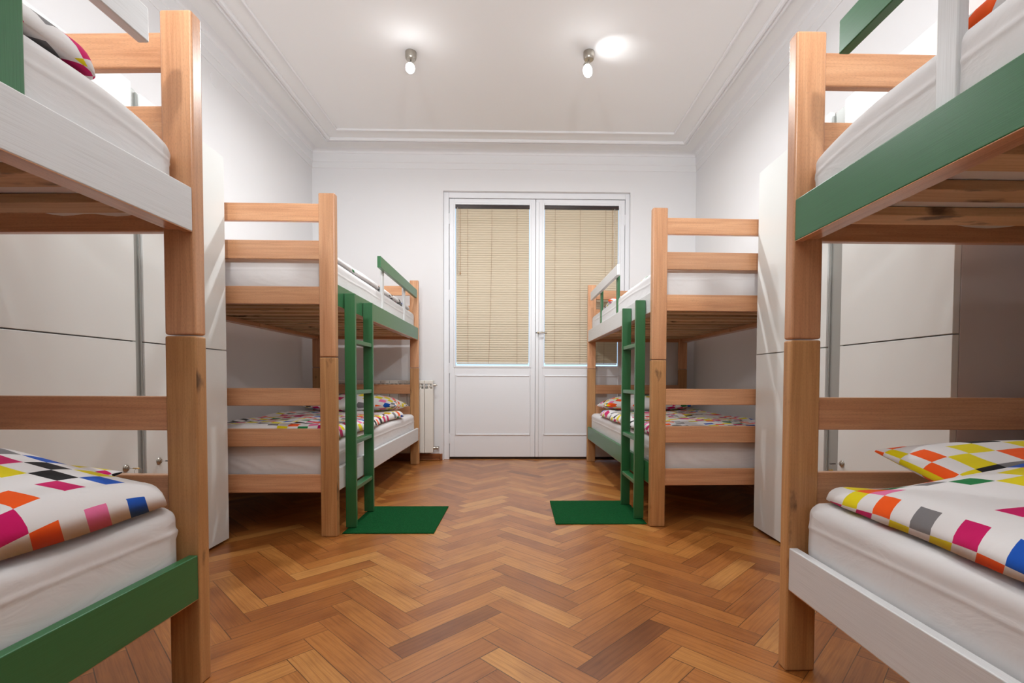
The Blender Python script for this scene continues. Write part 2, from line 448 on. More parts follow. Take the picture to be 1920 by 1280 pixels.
# ------------------------------------------------------------------ balcony doors
Yd = 4.70
def door_frame():
    bm = bmesh.new()
    add_box(bm, DX0, -.668, Yd - .004, Yd + .07, 0, DZ, .004)
    add_box(bm, 1.016, DX1, Yd - .004, Yd + .07, 0, DZ, .004)
    add_box(bm, -.668, 1.016, Yd - .004, Yd + .07, 2.492, DZ, .004)
    add_box(bm, -.69, -.640, Yd + .050, Yd + .075, 0, DZ, .002); add_box(bm, .985, 1.03, Yd + .050, Yd + .075, 0, DZ, .002)
    add_box(bm, -.66, 1.01, Yd + .050, Yd + .075, 2.465, DZ, .002); add_box(bm, .135, .205, Yd + .0495, Yd + .075, .018, 2.50, .002)
    tag(finish('trim_4', bm, M['door'], smooth=True, angle=.8), kind='structure')
    tag(box('trim_5', M['dark'], None, DX0, DX1, Yd + .03, Yd + .20, -.002, .018, .002), kind='structure')  # dark strip stands in for the shaded gap under the doors
door_frame()

def door_leaf(name, x0, x1, gx0, gx1, hinge_x):
    g0, g1, zt = .902, 2.432, 2.488
    y0, y1 = Yd + .004, Yd + .048
    bm = bmesh.new()
    add_box(bm, x0, gx0 - .012, y0, y1, .022, zt, .003)
    add_box(bm, gx1 + .012, x1, y0, y1, .022, zt, .003)
    add_box(bm, gx0 - .0125, gx1 + .0125, y0, y1, .022, g0 - .012, .003)
    add_box(bm, gx0 - .0125, gx1 + .0125, y0, y1, g1 + .012, zt, .003)
    d = tag(finish(name, bm, M['door'], smooth=True, angle=.8), kind='structure')
    bm = bmesh.new()                      # bead round the glass
    for a in ((gx0 - .02, gx0, g0 - .02, g1 + .02), (gx1, gx1 + .02, g0 - .02, g1 + .02), (gx0, gx1, g0 - .02, g0), (gx0, gx1, g1, g1 + .02)):
        add_box(bm, a[0], a[1], y0 - .006, y0 + .02, a[2], a[3], .004)
    finish('glazing_bead', bm, M['door'], d, True, .8)
    bm = bmesh.new()                      # raised moulding of the lower panel
    px0, px1, pz0, pz1 = gx0 - .002, gx1 + .012, .232, .812
    for a in ((px0, px0 + .012, pz0, pz1), (px1 - .012, px1, pz0, pz1), (px0, px1, pz0, pz0 + .012), (px0, px1, pz1 - .012, pz1)):
        add_box(bm, a[0], a[1], y0 - .008, y0 + .004, a[2], a[3], .004)
    finish('panel_moulding', bm, M['door'], d, True, .8)
    box('glass_pane', M['glass'], d, gx0 - .012, gx1 + .012, y0 + .036, y0 + .040, g0 - .012, g1 + .012, 0)
    for z in (2.296, 1.574, .877, .199):
        bm = bmesh.new(); add_tube(bm, [(hinge_x, y0 - .006, z - .045), (hinge_x, y0 - .006, z + .045)], .0065, 10)
        for s_ in (-.047, .047): add_tube(bm, [(hinge_x, y0 - .006, z + s_ - .003), (hinge_x, y0 - .006, z + s_ + .003)], .0045, 8)
        finish('hinge', bm, M['door'], d, True, .8)
    return d, (g0, g1)
dl, gz = door_leaf('door_1', -.6645, .157, -.606, .100, -.665)
dr, _ = door_leaf('door_2', .162, 1.0130, .242, .955, 1.013)
box('cover_strip', M['door'], dr, .159, .191, Yd - .012, Yd + .010, .024, 2.46, .005)
bm = bmesh.new()
add_box(bm, .162, .188, Yd - .015, Yd - .011, 1.19, 1.25, .002)
finish('lock_plate', bm, M['door'], dr, True, .8)
bm = bmesh.new(); add_box(bm, .162, .175, Yd - .0165, Yd - .013, 1.212, 1.224, .001); finish('keyhole', bm, M['black'], dr)
bm = bmesh.new()
add_tube(bm, [(.186, Yd - .010, 1.218), (.186, Yd - .05, 1.218), (.192, Yd - .056, 1.218)], .009, 12)
o = finish('handle', bm, M['brass'], dr, True, .8); o['label'] = 'small brass and steel lever handle'
bm = bmesh.new(); add_tube(bm, [(.186, Yd - .054, 1.218), (.225, Yd - .054, 1.218), (.268, Yd - .05, 1.212)], [.009, .0075, .007], 12)
finish('lever', bm, M['nickel'], o, True, .8)

def blind(x0, x1, label, cords, wand_x, cord_x):
    g0, g1 = gz
    y = Yd + .018
    root = empty('venetian_blind', ((x0 + x1) / 2, y, g0), 0, label, 'window blind', 'cream venetian blinds on the balcony doors')
    cx = (x0 + x1) / 2
    def P(x, yy, z): return (x - cx, yy - y, z - g0)
    box('headrail', M['headrail'], root, x0 - cx - .006, x1 - cx + .006, -.014, .012, g1 - g0 - .032, g1 - g0 - .003, .002)
    bm = bmesh.new(); pitch = .0219; w = .0258
    n = int((g1 - g0 - .032 - .03) / pitch)
    for i in range(n):
        zc = g1 - g0 - .045 - i * pitch
        tilt = math.radians(76 + 5 * noise.noise((i * .31, x0, 0)) - (6 if i > n * .72 else 0))
        pr = []
        for k in range(5):
            s_ = (k / 4 - .5) * w; bow = .0022 * (1 - (2 * k / 4 - 1) ** 2)
            pr.append((s_ * math.cos(tilt) - bow * math.sin(tilt), -s_ * math.sin(tilt) * -1 - bow * math.cos(tilt) * 0))
        j = .0008 * noise.noise((i * 1.7, 3, x0))
        rows = []
        for e in (x0 - cx + .0035, x1 - cx - .0035):
            rows.append([bm.verts.new((e, a, zc + b_ + j * (1 if e > 0 else -1))) for a, b_ in pr] +
                        [bm.verts.new((e, a + .0006, zc + b_ + j * (1 if e > 0 else -1))) for a, b_ in reversed(pr)])
        m_ = len(rows[0])
        for k in range(m_): bm.faces.new((rows[0][k], rows[0][(k + 1) % m_], rows[1][(k + 1) % m_], rows[1][k]))
        bm.faces.new(rows[0][::-1]); bm.faces.new(rows[1])
    bmesh.ops.recalc_face_normals(bm, faces=bm.faces[:])
    zb = g1 - g0 - .045 - n * pitch
    finish('slats', bm, M['slat'], root, True, .7)
    box('bottom_rail', M['slat'], root, x0 - cx + .012, x1 - cx - .010, -.010, .010, zb - .003, zb + .008, .003)
    for xx, wob in cords:
        bm = bmesh.new()
        add_tube(bm, [(xx - cx + wob * t * t, -.013, g1 - g0 - .03 - t * (g1 - g0 - .05)) for t in [k / 10 for k in range(11)]], .0011, 6)
        finish('ladder_cord', bm, M['cord'], root)
    bm = bmesh.new(); add_tube(bm, [(wand_x - cx, -.018, g1 - g0 - .03), (wand_x - cx, -.018, g1 - g0 - .66)], .0026, 8); finish('tilt_wand', bm, M['clear'], root, True)
    bm = bmesh.new(); add_tube(bm, [(cord_x - cx, -.017, g1 - g0 - .03), (cord_x - cx, -.017, g1 - g0 - .635)], .0016, 6)
    add_tube(bm, [(cord_x - cx, -.017, g1 - g0 - .635), (cord_x - cx, -.017, g1 - g0 - .66)], [.003, .006], 8)
    finish('pull_cord', bm, M['cord'], root, True, .8)
    return root
blind(-.606, .100, 'cream venetian blind on the left balcony door leaf, fully in view', [(-.49, .003), (-.26, -.03), (-.02, .003)], -.585, -.562)
blind(.242, .955, 'cream venetian blind on the right balcony door leaf, partly behind the bunk', [(.345, .0), (.585, .004), (.83, -.01)], .915, .893)

# ------------------------------------------------------------------ bunk beds
L, W, PWD, PD, TOP, JT = 2.046, .946, .078, .039, 1.654, .872
BED = dict(NL=(-.791, 1.2128, -.0358, -1, -1), NR=(.7043, 1.251, .0044, 1, -1), FL=(-.880, 2.367, .0103, -1, 1), FR=(.689, 2.520, .0216, 1, 1))
RAILS = ((.218, .329), (1.123, 1.229))
BOARDS = ((1.520, 1.605), (1.340, 1.430), (1.126, 1.211), (.637, .722), (.439, .526), (.215, .303))
LBL = dict(
    NL='beech bunk bed nearest on the left, white upper rail and green lower rail',
    NR='beech bunk bed nearest on the right, green upper rail and white lower rail',
    FL='beech bunk bed beside the radiator, green upper rail and white lower rail',
    FR='beech bunk bed before the balcony door, white upper rail and green lower rail')
def bed(key):
    X, Y, rz, sg, dr_ = BED[key]
    root = empty('bunk_bed', (X, Y, 0), rz, LBL[key], 'bunk bed', 'beech bunk beds along both walls')
    a, b_ = (PD, L) if dr_ > 0 else (-L + PD, 0.0)         # inner ends
    panels = ((0, PD), (L, L + PD)) if dr_ > 0 else ((0, PD), (-L, -L + PD))
    def bx(name, m_, par, lx0, lx1, y0, y1, z0, z1, bev=.003):
        return box(name, M[m_], par, sg * lx0, sg * lx1, y0, y1, z0, z1, bev)
    for (y0, y1) in panels:
        for lx in (0, W - PWD):
            bx('post', 'beech_dull', root, lx, lx + PWD, y0, y1, 0, JT - .0012, .005)
            bx('post', 'beech', root, lx, lx + PWD, y0, y1, JT + .0012, TOP, .006)
        for z0, z1 in BOARDS:
            bx('end_board', 'beech', root, PWD - .004, W - PWD + .004, y0 + .007, y0 + .031, z0, z1, .004)
    up, lo = ('white', 'green') if key in ('NL', 'FR') else ('green', 'white')
    for (z0, z1), cn in zip(RAILS, (lo, up)):
        o = bx('side_rail', cn, root, .003, .026, a, b_, z0, z1, .003); o['label'] = cn + ' painted side rail'
        bx('rail_underside', 'beech', o, .004, .0252, a, b_, z0 - .0012, z0 + .002, .0008)['label'] = 'bare beech underside'
        bx('side_rail', 'beech', root, W - .026, W - .003, a, b_, z0, z1, .003)
        mid = a + (b_ - a) * .5
        for c0, c1 in ((a + .012, mid - .003), (mid + .003, b_ - .012)):
            bx('slat_ledger', 'beech', root, .0255, .056, c0, c1, z0 + .001, z0 + .027, .002)
            bx('slat_ledger', 'beech', root, W - .056, W - .0255, c0, c1, z0 + .001, z0 + .027, .002)
        for k in range(13):
            yc = a + .09 + k * (b_ - a - .18) / 12
            bx('bed_slat', 'bark' if (key[0] == 'N' and k == 11) else 'pine', root, .028, W - .028, yc - .034, yc + .034, z0 + .0265, z0 + .047, .002)
    # guard rail of the upper bunk, in the two paints
    if dr_ > 0: g0, g1, p1, p2 = (.81, 1.985, .965, 1.62) if key == 'FL' else (.83, 1.91, .955, 1.56)
    else: g0, g1, p1, p2 = (-1.30, -.128, -.385, -1.10) if key == 'NL' else (-1.30, -.163, -.41, -1.10)
    pc = 'green' if up == 'white' else 'white'
    g = bx('guard_rail', up, root, .0, .024, g0, g1, 1.486, 1.559, .003); g['label'] = up + ' painted guard board'
    for p_ in (p1, p2):
        o = bx('guard_post', pc, g, .0262, .046, p_ - .021, p_ + .021, RAILS[1][0] + .03, 1.545, .003); o['label'] = pc + ' painted guard post'
    return root
def rounded(bm, x0, x1, y0, y1, z0, z1, r, nx, ny, nz, disp=None):
    """box with rounded edges on a dense grid; disp(co, normal) moves the surface"""
    lo, hi = Vector((x0, y0, z0)), Vector((x1, y1, z1)); cnt = (nx, ny, nz)
    for ax in range(3):
        u, v = (ax + 1) % 3, (ax + 2) % 3
        for side in (0, 1):
            g = []
            for i in range(cnt[u] + 1):
                row = []
                for j in range(cnt[v] + 1):
                    q = Vector((0, 0, 0))
                    q[ax] = hi[ax] if side else lo[ax]
                    q[u] = lo[u] + (hi[u] - lo[u]) * i / cnt[u]; q[v] = lo[v] + (hi[v] - lo[v]) * j / cnt[v]
                    c_ = Vector([min(max(q[k], lo[k] + r), hi[k] - r) for k in range(3)])
                    n_ = (q - c_).normalized()
                    p_ = c_ + n_ * r
                    if disp: p_ = disp(p_, n_)
                    row.append(bm.verts.new(p_))
                g.append(row)
            for i in range(cnt[u]):
                for j in range(cnt[v]):
                    f = (g[i][j], g[i + 1][j], g[i + 1][j + 1], g[i][j + 1])
                    bm.faces.new(f if side else f[::-1])
    bmesh.ops.remove_doubles(bm, verts=bm.verts[:], dist=1e-5)

def mattress(key, deck, label):
    X, Y, rz, sg, dr_ = BED[key]
    a, b_ = (PD, L) if dr_ > 0 else (-L + PD, 0.0)
    z0 = RAILS[deck][0] + .048; z1 = RAILS[deck][0] + .240
    o_ = empty('m', (0, 0, 0)); bpy.data.objects.remove(o_)
    bm = bmesh.new(); sd = hash_(key) + deck * 3.7
    x0, x1 = sorted((sg * .033, sg * (W - .033)))
    def d_(p_, n_):
        w = .0028 * noise.noise(Vector((p_.x * 4, p_.y * 3, p_.z * 3 + sd)))
        if abs(n_.z) < .8:      # gathered folds of the fitted sheet on the sides
            t = p_.y if abs(n_.x) > abs(n_.y) else p_.x
            near = math.exp(-min(abs(p_.y - a), abs(p_.y - b_)) / .35) if abs(n_.x) > abs(n_.y) else 1
            sw = noise.noise(Vector((t * 16 + 3 * noise.noise(Vector((t * 3, p_.z * 9, sd))) + p_.z * 7, p_.z * 4, sd * 2)))
            w += (.0040 * near if abs(n_.x) > abs(n_.y) else .0085) * max(0, sw - .05) - .001
            zz = z1 - .062 + .012 * noise.noise(Vector((t * 2.2, sd, 1)))       # seam of the mattress showing through
            w += .0017 * math.exp(-((p_.z - zz) / .0042) ** 2)
        q = p_ + n_ * w
        if n_.z < -.9:          # the sheet sags where no slat carries it
            de = min(p_.y - a, b_ - p_.y); ds = min(p_.x - x0, x1 - p_.x)
            if de < .05 and ds > .03: q.z -= .024 * math.sin(de / .05 * PI) ** .5 * (.7 + .8 * noise.noise(Vector((p_.x * 9, sd, 3))))
        if deck == 1 and dr_ < 0:      # the end by the post is soft and slopes away
            dd = b_ - p_.y
            q.z -= .042 * max(0, 1 - dd / .26) ** 2 * (p_.z - z0) / (z1 - z0)
        return q
    rounded(bm, x0, x1, a + .008, b_ - .008, z0, z1, .036, 34, 84, 44, d_)
    o = finish('mattress', bm, M['sheet'], None, True)
    o.location = (X, Y, 0); o.rotation_euler = (0, 0, rz)
    return tag(o, label, 'mattress', 'mattresses in white fitted sheets')
def hash_(key): return {'NL': 1.3, 'NR': 7.7, 'FL': 13.1, 'FR': 19.9}[key]

def duvet(key, z, lx0, lx1, y0, y1, t, label, q, ang, wob=.02, bumps=(), edge=.05, amp=.012, fold=0.0, power=2.0):
    """a soft quilt lying flat: a closed slab with rolled edges and folds"""
    X, Y, rz, sg, dr_ = BED[key]
    bm = bmesh.new(); uvl = bm.loops.layers.uv.verify(); sd = hash_(key) * 1.7 + z
    nx, ny = 64, 110
    us = [.5 - .5 * math.cos(PI * i / nx) for i in range(nx + 1)]
    us = [.5 * u + .5 * i / nx for i, u in enumerate(us)]
    vs = [.5 * (.5 - .5 * math.cos(PI * j / ny)) + .5 * j / ny for j in range(ny + 1)]
    top, botm = [], []
    for u in us:
        rt, rb = [], []
        for v in vs:
            x = lx0 + (lx1 - lx0) * u
            k_ = max(0.0, min(1.0, (x - lx0 - .03) / .15)); yend = y1 - fold * k_ * k_ * (3 - 2 * k_)
            y = y0 + (yend - y0) * v
            dx = min(x - lx0, lx1 - x); dy = min(y - y0, yend - y)
            e = min(dx, dy)
            if dx < edge and dy < edge:
                r_ = math.hypot(edge - dx, edge - dy); e = edge - r_
                if r_ > edge:           # bring the square corner in on to a round one
                    ax_, ay_ = (edge - dx) * (1 - edge / r_), (edge - dy) * (1 - edge / r_)
                    x += ax_ if u < .5 else -ax_; y += ay_ if v < .5 else -ay_; e = 0.0
            e = max(0.0, min(1.0, e / edge))
            prof = math.sqrt(max(0.0, 1 - (1 - e) ** 2))
            wx = wob * noise.noise(Vector((y * 3.1, sd, .3 + (0 if u < .5 else 5)))) * (1 - e * .6) * (1 if abs(u - .5) > .3 else .5)
            wy = wob * noise.noise(Vector((x * 3.1, sd, 9.3 + (0 if v < .5 else 5)))) * (1 - e * .6)
            if u in (0.0, 1.0) or e == 0: wx += .004 * noise.noise(Vector((y * 14, sd, 2)))
            f1 = noise.noise(Vector((x * 4.2, y * 3.1, sd))) + .5 * noise.noise(Vector((x * 9, y * 8 + x * 3, sd + 4)))
            ridge = 1 - abs(noise.noise(Vector((x * 3.3 + y * 2.0, y * 1.6 - x, sd + 9)))) * 2.2
            h = t + amp * f1 + amp * .9 * max(0, ridge - .45)
            hump = 0
            for (bx_, by_, rx, ry, hh) in bumps:
                hump += hh * math.exp(-abs((x - bx_) / rx) ** power - abs((y - by_) / ry) ** power)
            h += hump
            zt = z + .004 + max(h, .018) * prof
            if e < .999: zt += 0
            zb_ = z + .001 + .004 * (1 - e) ** 2 + max(0, hump - .012) * prof
            rt.append(bm.verts.new((sg * (x + wx), y + wy, max(zt, zb_ + .001))))
            rb.append(bm.verts.new((sg * (x + wx), y + wy, zb_)) if e > 0 else rt[-1])
        top.append(rt); botm.append(rb)
    ca, sa = math.cos(ang), math.sin(ang)
    # the print lies on the cloth: coordinates are lengths measured along it
    AU = [[0.0] * (ny + 1) for _ in range(nx + 1)]; AV = [[0.0] * (ny + 1) for _ in range(nx + 1)]
    mi, mj = nx // 2, ny // 2
    for j in range(ny + 1):
        for i in range(mi, nx): AU[i + 1][j] = AU[i][j] + (top[i + 1][j].co - top[i][j].co).length
        for i in range(mi, 0, -1): AU[i - 1][j] = AU[i][j] - (top[i - 1][j].co - top[i][j].co).length
    for i in range(nx + 1):
        for j in range(mj, ny): AV[i][j + 1] = AV[i][j] + (top[i][j + 1].co - top[i][j].co).length
        for j in range(mj, 0, -1): AV[i][j - 1] = AV[i][j] - (top[i][j - 1].co - top[i][j].co).length
    def setuv(f, ij):
        for lp, (i, j) in zip(f.loops, ij):
            x, y = AU[i][j], AV[i][j]
            lp[uvl].uv = (ca * x - sa * y + 3, sa * x + ca * y + 5)
    for i in range(nx):
        for j in range(ny):
            ij = [(i, j), (i + 1, j), (i + 1, j + 1), (i, j + 1)]
            if sg < 0: ij = ij[::-1]
            setuv(bm.faces.new([top[k][l] for k, l in ij]), ij)
            vb = [botm[k][l] for k, l in ij][::-1]
            if len(set(vb)) == 4 and not all(botm[k][l] is top[k][l] for k, l in ij):
                setuv(bm.faces.new(vb), ij[::-1])
    o = finish('duvet', bm, M['quilt%d' % q], None, True)
    o.location = (X, Y, 0); o.rotation_euler = (0, 0, rz)
    return tag(o, label, 'duvet', 'white duvets printed with coloured squares')

def pillow(key, cx, cy, z, wx, wy, t, rot, tilt, label, q, ang):
    X, Y, rz, sg, dr_ = BED[key]
    bm = bmesh.new(); uvl = bm.loops.layers.uv.verify(); n = 40; sd = hash_(key) + z
    R = Matrix.Rotation(rot, 4, 'Z') @ Matrix.Rotation(tilt, 4, 'X')
    top, bot = [], []
    for i in range(n + 1):
        rt, rb = [], []
        for j in range(n + 1):
            u = math.sin((i / n - .5) * PI); v = math.sin((j / n - .5) * PI)
            x = u * wx / 2 * (1 - .07 * (1 - v * v)); y = v * wy / 2 * (1 - .09 * (1 - u * u))
            f = max(0.0, (1 - u * u) * (1 - v * v)) ** .42
            w = .10 * noise.noise(Vector((x * 7, y * 7, sd))) + .06 * noise.noise(Vector((x * 16, y * 13, sd)))
            p1 = R @ Vector((x, y, t * .62 * f * (1 + w))); p2 = R @ Vector((x, y, -t * .38 * f))
            base = Vector((sg * cx, cy, z + t * .38))
            rt.append(bm.verts.new(base + p1))
            rb.append(rt[-1] if i in (0, n) or j in (0, n) else bm.verts.new(base + p2))
        top.append(rt); bot.append(rb)
    ca, sa = math.cos(ang), math.sin(ang)
    def uvq(f, ij):
        for lp, (i, j) in zip(f.loops, ij):
            x = (i / n - .5) * wx * 1.05; y = (j / n - .5) * wy * 1.05
            lp[uvl].uv = (ca * x - sa * y + 8, sa * x + ca * y + 2)
    for i in range(n):
        for j in range(n):
            ij = [(i, j), (i + 1, j), (i + 1, j + 1), (i, j + 1)]
            uvq(bm.faces.new([top[k][l] for k, l in ij]), ij)
            vb = [bot[k][l] for k, l in ij][::-1]
            if not all(bot[k][l] is top[k][l] for k, l in ij): uvq(bm.faces.new(vb), ij[::-1])
    o = finish('pillow', bm, M['quilt%d' % q], None, True)
    o.location = (X, Y, 0); o.rotation_euler = (0, 0, rz)
    return tag(o, label, 'pillow', 'pillows in cases printed with coloured squares')

for k in BED: bed(k)
MN = dict(NL='nearest left bunk', NR='nearest right bunk',
          FL='left bunk by the radiator', FR='right bunk by the balcony door')
for k in BED:
    mattress(k, 0, 'white-sheeted mattress on the lower deck of the ' + MN[k])
    mattress(k, 1, 'white-sheeted mattress on the top deck of the ' + MN[k])
ZL, ZU = RAILS[0][0] + .240, RAILS[1][0] + .240
duvet('NL', ZL + .004, .03, .90, -1.75, -.035, .026, 'printed duvet over the pillow on the lower deck nearest left, above the green rail', 0, .06, .03, [(.50, -.29, .42, .28, .155)], .035, .008, .03, 2.6)
pillow('NL', .48, -.212, ZL + .004, .62, .385, .115, .03, .16, 'printed pillow corner peeping from under the duvet at the nearest left lower deck', 3, .05)
duvet('NR', ZL + .004, .055, .90, -1.75, -.015, .034, 'printed duvet on the lower deck nearest right, above the white lower rail', 1, -.06, .03, [(.64, -.46, .50, .30, .125)], .05, .010, .20, 4.0)
pillow('NR', .535, -.275, ZL + .030, .70, .46, .13, -.06, .22, 'printed pillow with a pointed corner on the nearest right lower deck', 0, .04)
duvet('FL', ZL + .004, .03, .87, .06, 1.62, .05, 'printed duvet on the lower deck beside the radiator, behind the ladder', 2, .03, .03, [(.3, .12, .5, .12, .02)])
pillow('FL', .42, 1.68, ZL + .03, .72, .5, .16, .05, -.05, 'printed pillow at the radiator end of the left lower deck', 2, .3)
duvet('FR', ZL + .004, .035, .87, .08, 1.65, .05, 'printed duvet on the lower deck in front of the balcony door', 3, .12, .03, [])
pillow('FR', .42, 1.70, ZL + .03, .72, .5, .15, -.05, -.05, 'printed pillow beside the balcony door on the right lower deck', 3, .5)
duvet('NL', ZU + .004, .042, .86, -1.75, -.185, .055, 'printed duvet end on the top deck nearest left, behind the green guard post', 0, .55, .012, [], .045, .006)
duvet('NR', ZU + .004, .075, .86, -1.75, -.34, .05, 'printed duvet just showing over the top deck nearest right', 0, .3, .02, [])
duvet('FL', ZU + .004, .05, .87, .06, 1.93, .04, 'thin printed duvet along the top deck behind the green guard rail', 4, .12, .02, [])
duvet('FR', ZU + .004, .10, .87, .06, 1.5, .045, 'mostly white duvet on the top deck behind the white guard rail', 4, .2, .02, [])
pillow('FR', .40, 1.72, ZU + .002, .62, .42, .13, -.05, -.05, 'printed pillow on the top deck behind the white guard rail', 3, .6)

def ladder(key, label):
    X, Y, rz, sg, dr_ = BED[key]
    root = empty('bunk_ladder', (X, Y, 0), rz, label, 'ladder', 'green ladders of the two far bunks')
    ys = ((.126, .148), (.432, .454))
    for y0, y1 in ys:
        bm = bmesh.new()
        x0, x1 = sorted((sg * -.052, sg * .001))
        add_box(bm, x0, x1, y0, y1, .0075, 1.20, .002)
        for z in (.96, .70, .445, .205):       # screw heads
            for xs in (-.036, -.016):
                add_lathe(bm, [(0, .0008), (.003, .0006), (.0035, 0)], axis_matrix((sg * xs, y0, z), (0, -1, 0)), 10)
        finish('stile', bm, M['green'], root, True, .8)
    for z in (.97, .71, .455, .215):
        box('rung', M['green'], root, sg * -.048, sg * -.006, ys[0][1] - .001, ys[1][0] + .001, z - .022, z, .003)
    return root
ladder('FL', 'green bunk ladder standing on the mat left of the aisle')
ladder('FR', 'green bunk ladder standing on the mat right of the aisle')

def rug(x0, x1, y0, y1, label, rz=0):
    bm = bmesh.new(); nx, ny = 60, 60
    t = []
    for i in range(nx + 1):
        r_ = []
        for j in range(ny + 1):
            x = x0 + (x1 - x0) * i / nx; y = y0 + (y1 - y0) * j / ny
            e = (i in (0, nx)) or (j in (0, ny))
            w = .0016 * noise.noise(Vector((x * 60, y * 60, x0)))
            r_.append(bm.verts.new((x + (w if e else 0), y + (w if e else 0), .0045 if e else .0062 + w * .4)))
        t.append(r_)
    for i in range(nx):
        for j in range(ny): bm.faces.new((t[i][j], t[i + 1][j], t[i + 1][j + 1], t[i][j + 1]))
    ring = [t[i][0] for i in range(nx + 1)] + [t[nx][j] for j in range(1, ny + 1)] + [t[i][ny] for i in range(nx - 1, -1, -1)] + [t[0][j] for j in range(ny - 1, 0, -1)]
    low = [bm.verts.new((v.co.x, v.co.y, .0006)) for v in ring]
    for k in range(len(ring)):
        bm.faces.new((ring[k], low[k], low[(k + 1) % len(ring)], ring[(k + 1) % len(ring)]))
    bm.faces.new(low[::-1])
    bmesh.ops.recalc_face_normals(bm, faces=bm.faces[:])
    return tag(finish('floor_mat', bm, M['rug']), label, 'mat', 'green mats at the ladders')
rug(-.872, -.42, 2.412, 2.928, 'green carpet mat under the left ladder')
rug(.198, .684, 2.562, 3.058, 'green carpet mat under the right ladder')

# ------------------------------------------------------------------ lockers
def locker(side, y0, y1, xf, ztop, label, lock_y=None, strip=None):
    sg = -1 if side == 'L' else 1
    wallx = XL + .02 if side == 'L' else XR - .02
    root = empty('locker', (xf, (y0 + y1) / 2, 0), 0, label, 'locker', 'white two-door lockers')
    cy = (y0 + y1) / 2
    def bx(bm, d0, d1, a, b_, z0, z1, bev=.001):    # d = depth from the door face
        xs = sorted((sg * d0, sg * d1)); add_box(bm, xs[0], xs[1], a - cy, b_ - cy, z0, z1, bev)
    D = abs(wallx - xf)
    bm = bmesh.new()
    bx(bm, .021, D, y0, y0 + .018, .012, ztop); bx(bm, .021, D, y1 - .018, y1, .012, ztop)
    bx(bm, .021, D, y0 + .018, y1 - .018, ztop - .018, ztop - .0005); bx(bm, .021, D, y0 + .018, y1 - .018, .05, .068)
    bx(bm, .021, D, y0 + .018, y1 - .018, .89, .908); bx(bm, D - .006, D, y0 + .018, y1 - .018, .012, ztop - .018); bx(bm, .05, .066, y0 + .018, y1 - .018, .0, .05)
    for a in (y0 + .01, y1 - .06):
        for d0 in (.04, D - .08): bx(bm, d0, d0 + .04, a, a + .05, 0, .012)
    finish('carcass', bm, M['carcass'], root, True, .8)
    doors = []
    for z0, z1 in ((.012, .8965), (.9005, ztop)):
        bm = bmesh.new(); bx(bm, 0, .0195, y0 + .001, y1 - .001, z0, z1, .0015)
        doors.append(finish('locker_door', bm, M['lacquer'], root, True, .8))
    if strip:
        bm = bmesh.new(); s0, s1 = strip
        bx(bm, .012, .05, s0, s1 - .004, .012, ztop - .012, .002); bx(bm, .006, .02, s1 - .0075, s1 - .001, .012, ztop - .02, .001)
        finish('edge_profile', bm, M['alu'], root, True, .8)['label'] = 'grey aluminium edge strip'
    if lock_y is not None:
        z = .4525
        bm = bmesh.new()
        add_lathe(bm, [(.0, -.002), (.013, -.002), (.013, .002), (.0105, .004), (.0085, .0045), (.0085, .007), (.0065, .0085), (0, .0085)], axis_matrix((0, lock_y - cy, z), (-sg, 0, 0)), 28)
        finish('lock', bm, M['nickel'], doors[0], True, .7)['label'] = 'round nickel cam lock'
    return root
locker('L', 1.301, 1.776, -1.370, 1.812, 'white locker at the left, nearer one with the silver edge strip', 1.719, (1.776, 1.813))
locker('L', 1.815, 2.318, -1.370, 1.793, 'white locker at the left next to the far bunk', 1.876)
locker('R', 1.357, 1.841, 1.222, 1.820, 'white locker at the right, nearer one showing its shaded side', 1.812, (1.841, 1.922))
locker('R', 1.925, 2.494, 1.222, 1.820, 'white locker at the right next to the far bunk')

def key_thing(xf, y, side, label, tagm, curl, bowm):
    sg = 1 if side == 'L' else -1         # pointing into the room
    root = empty('key', (xf + sg * .0080, y, .4525), 0, label, 'key', 'keys left in the locker locks')
    bm = bmesh.new(); add_box(bm, *sorted((sg * 0, sg * .020)), -.003, .003, -.001, .001, .0004)
    finish('key_blade', bm, M['chrome'], root)
    bm = bmesh.new()
    add_lathe(bm, [(.0035, -.0016), (.0105, -.0016), (.0115, 0), (.0105, .0016), (.0035, .0016), (.003, 0)][:5] + [(.0035, -.0016)], axis_matrix((sg * .029, 0, 0), (0, .25, 1)), 24)
    finish('key_bow', bm, M[bowm], root, True, .8)
    bm = bmesh.new(); R = .011; c_ = Vector((sg * .035, 0, -.0105))
    add_tube(bm, [(c_.x + R * math.sin(t), curl * .004 * math.sin(t), c_.z + R * math.cos(t)) for t in [k * 2 * PI / 24 for k in range(25)]], .0007, 6, False)
    finish('key_ring', bm, M['chrome'], root, True)
    bm = bmesh.new(); add_box(bm, c_.x - .0085, c_.x + .0085, -.0018, .0018, c_.z - R - .027, c_.z - R + .001, .0016)
    finish('key_tag', bm, M[tagm], root, True, .8)
    return root
key_thing(-1.370, 1.719, 'L', 'brass key with ring in the left locker lock, over the pillow', 'black', 1, 'brass')
key_thing(-1.370, 1.876, 'L', 'key with black fob in the lock close behind the left bunk post', 'black', -1, 'black')
key_thing(1.222, 1.812, 'R', 'key with brass tag in the right locker lock', 'brass', 1, 'black')

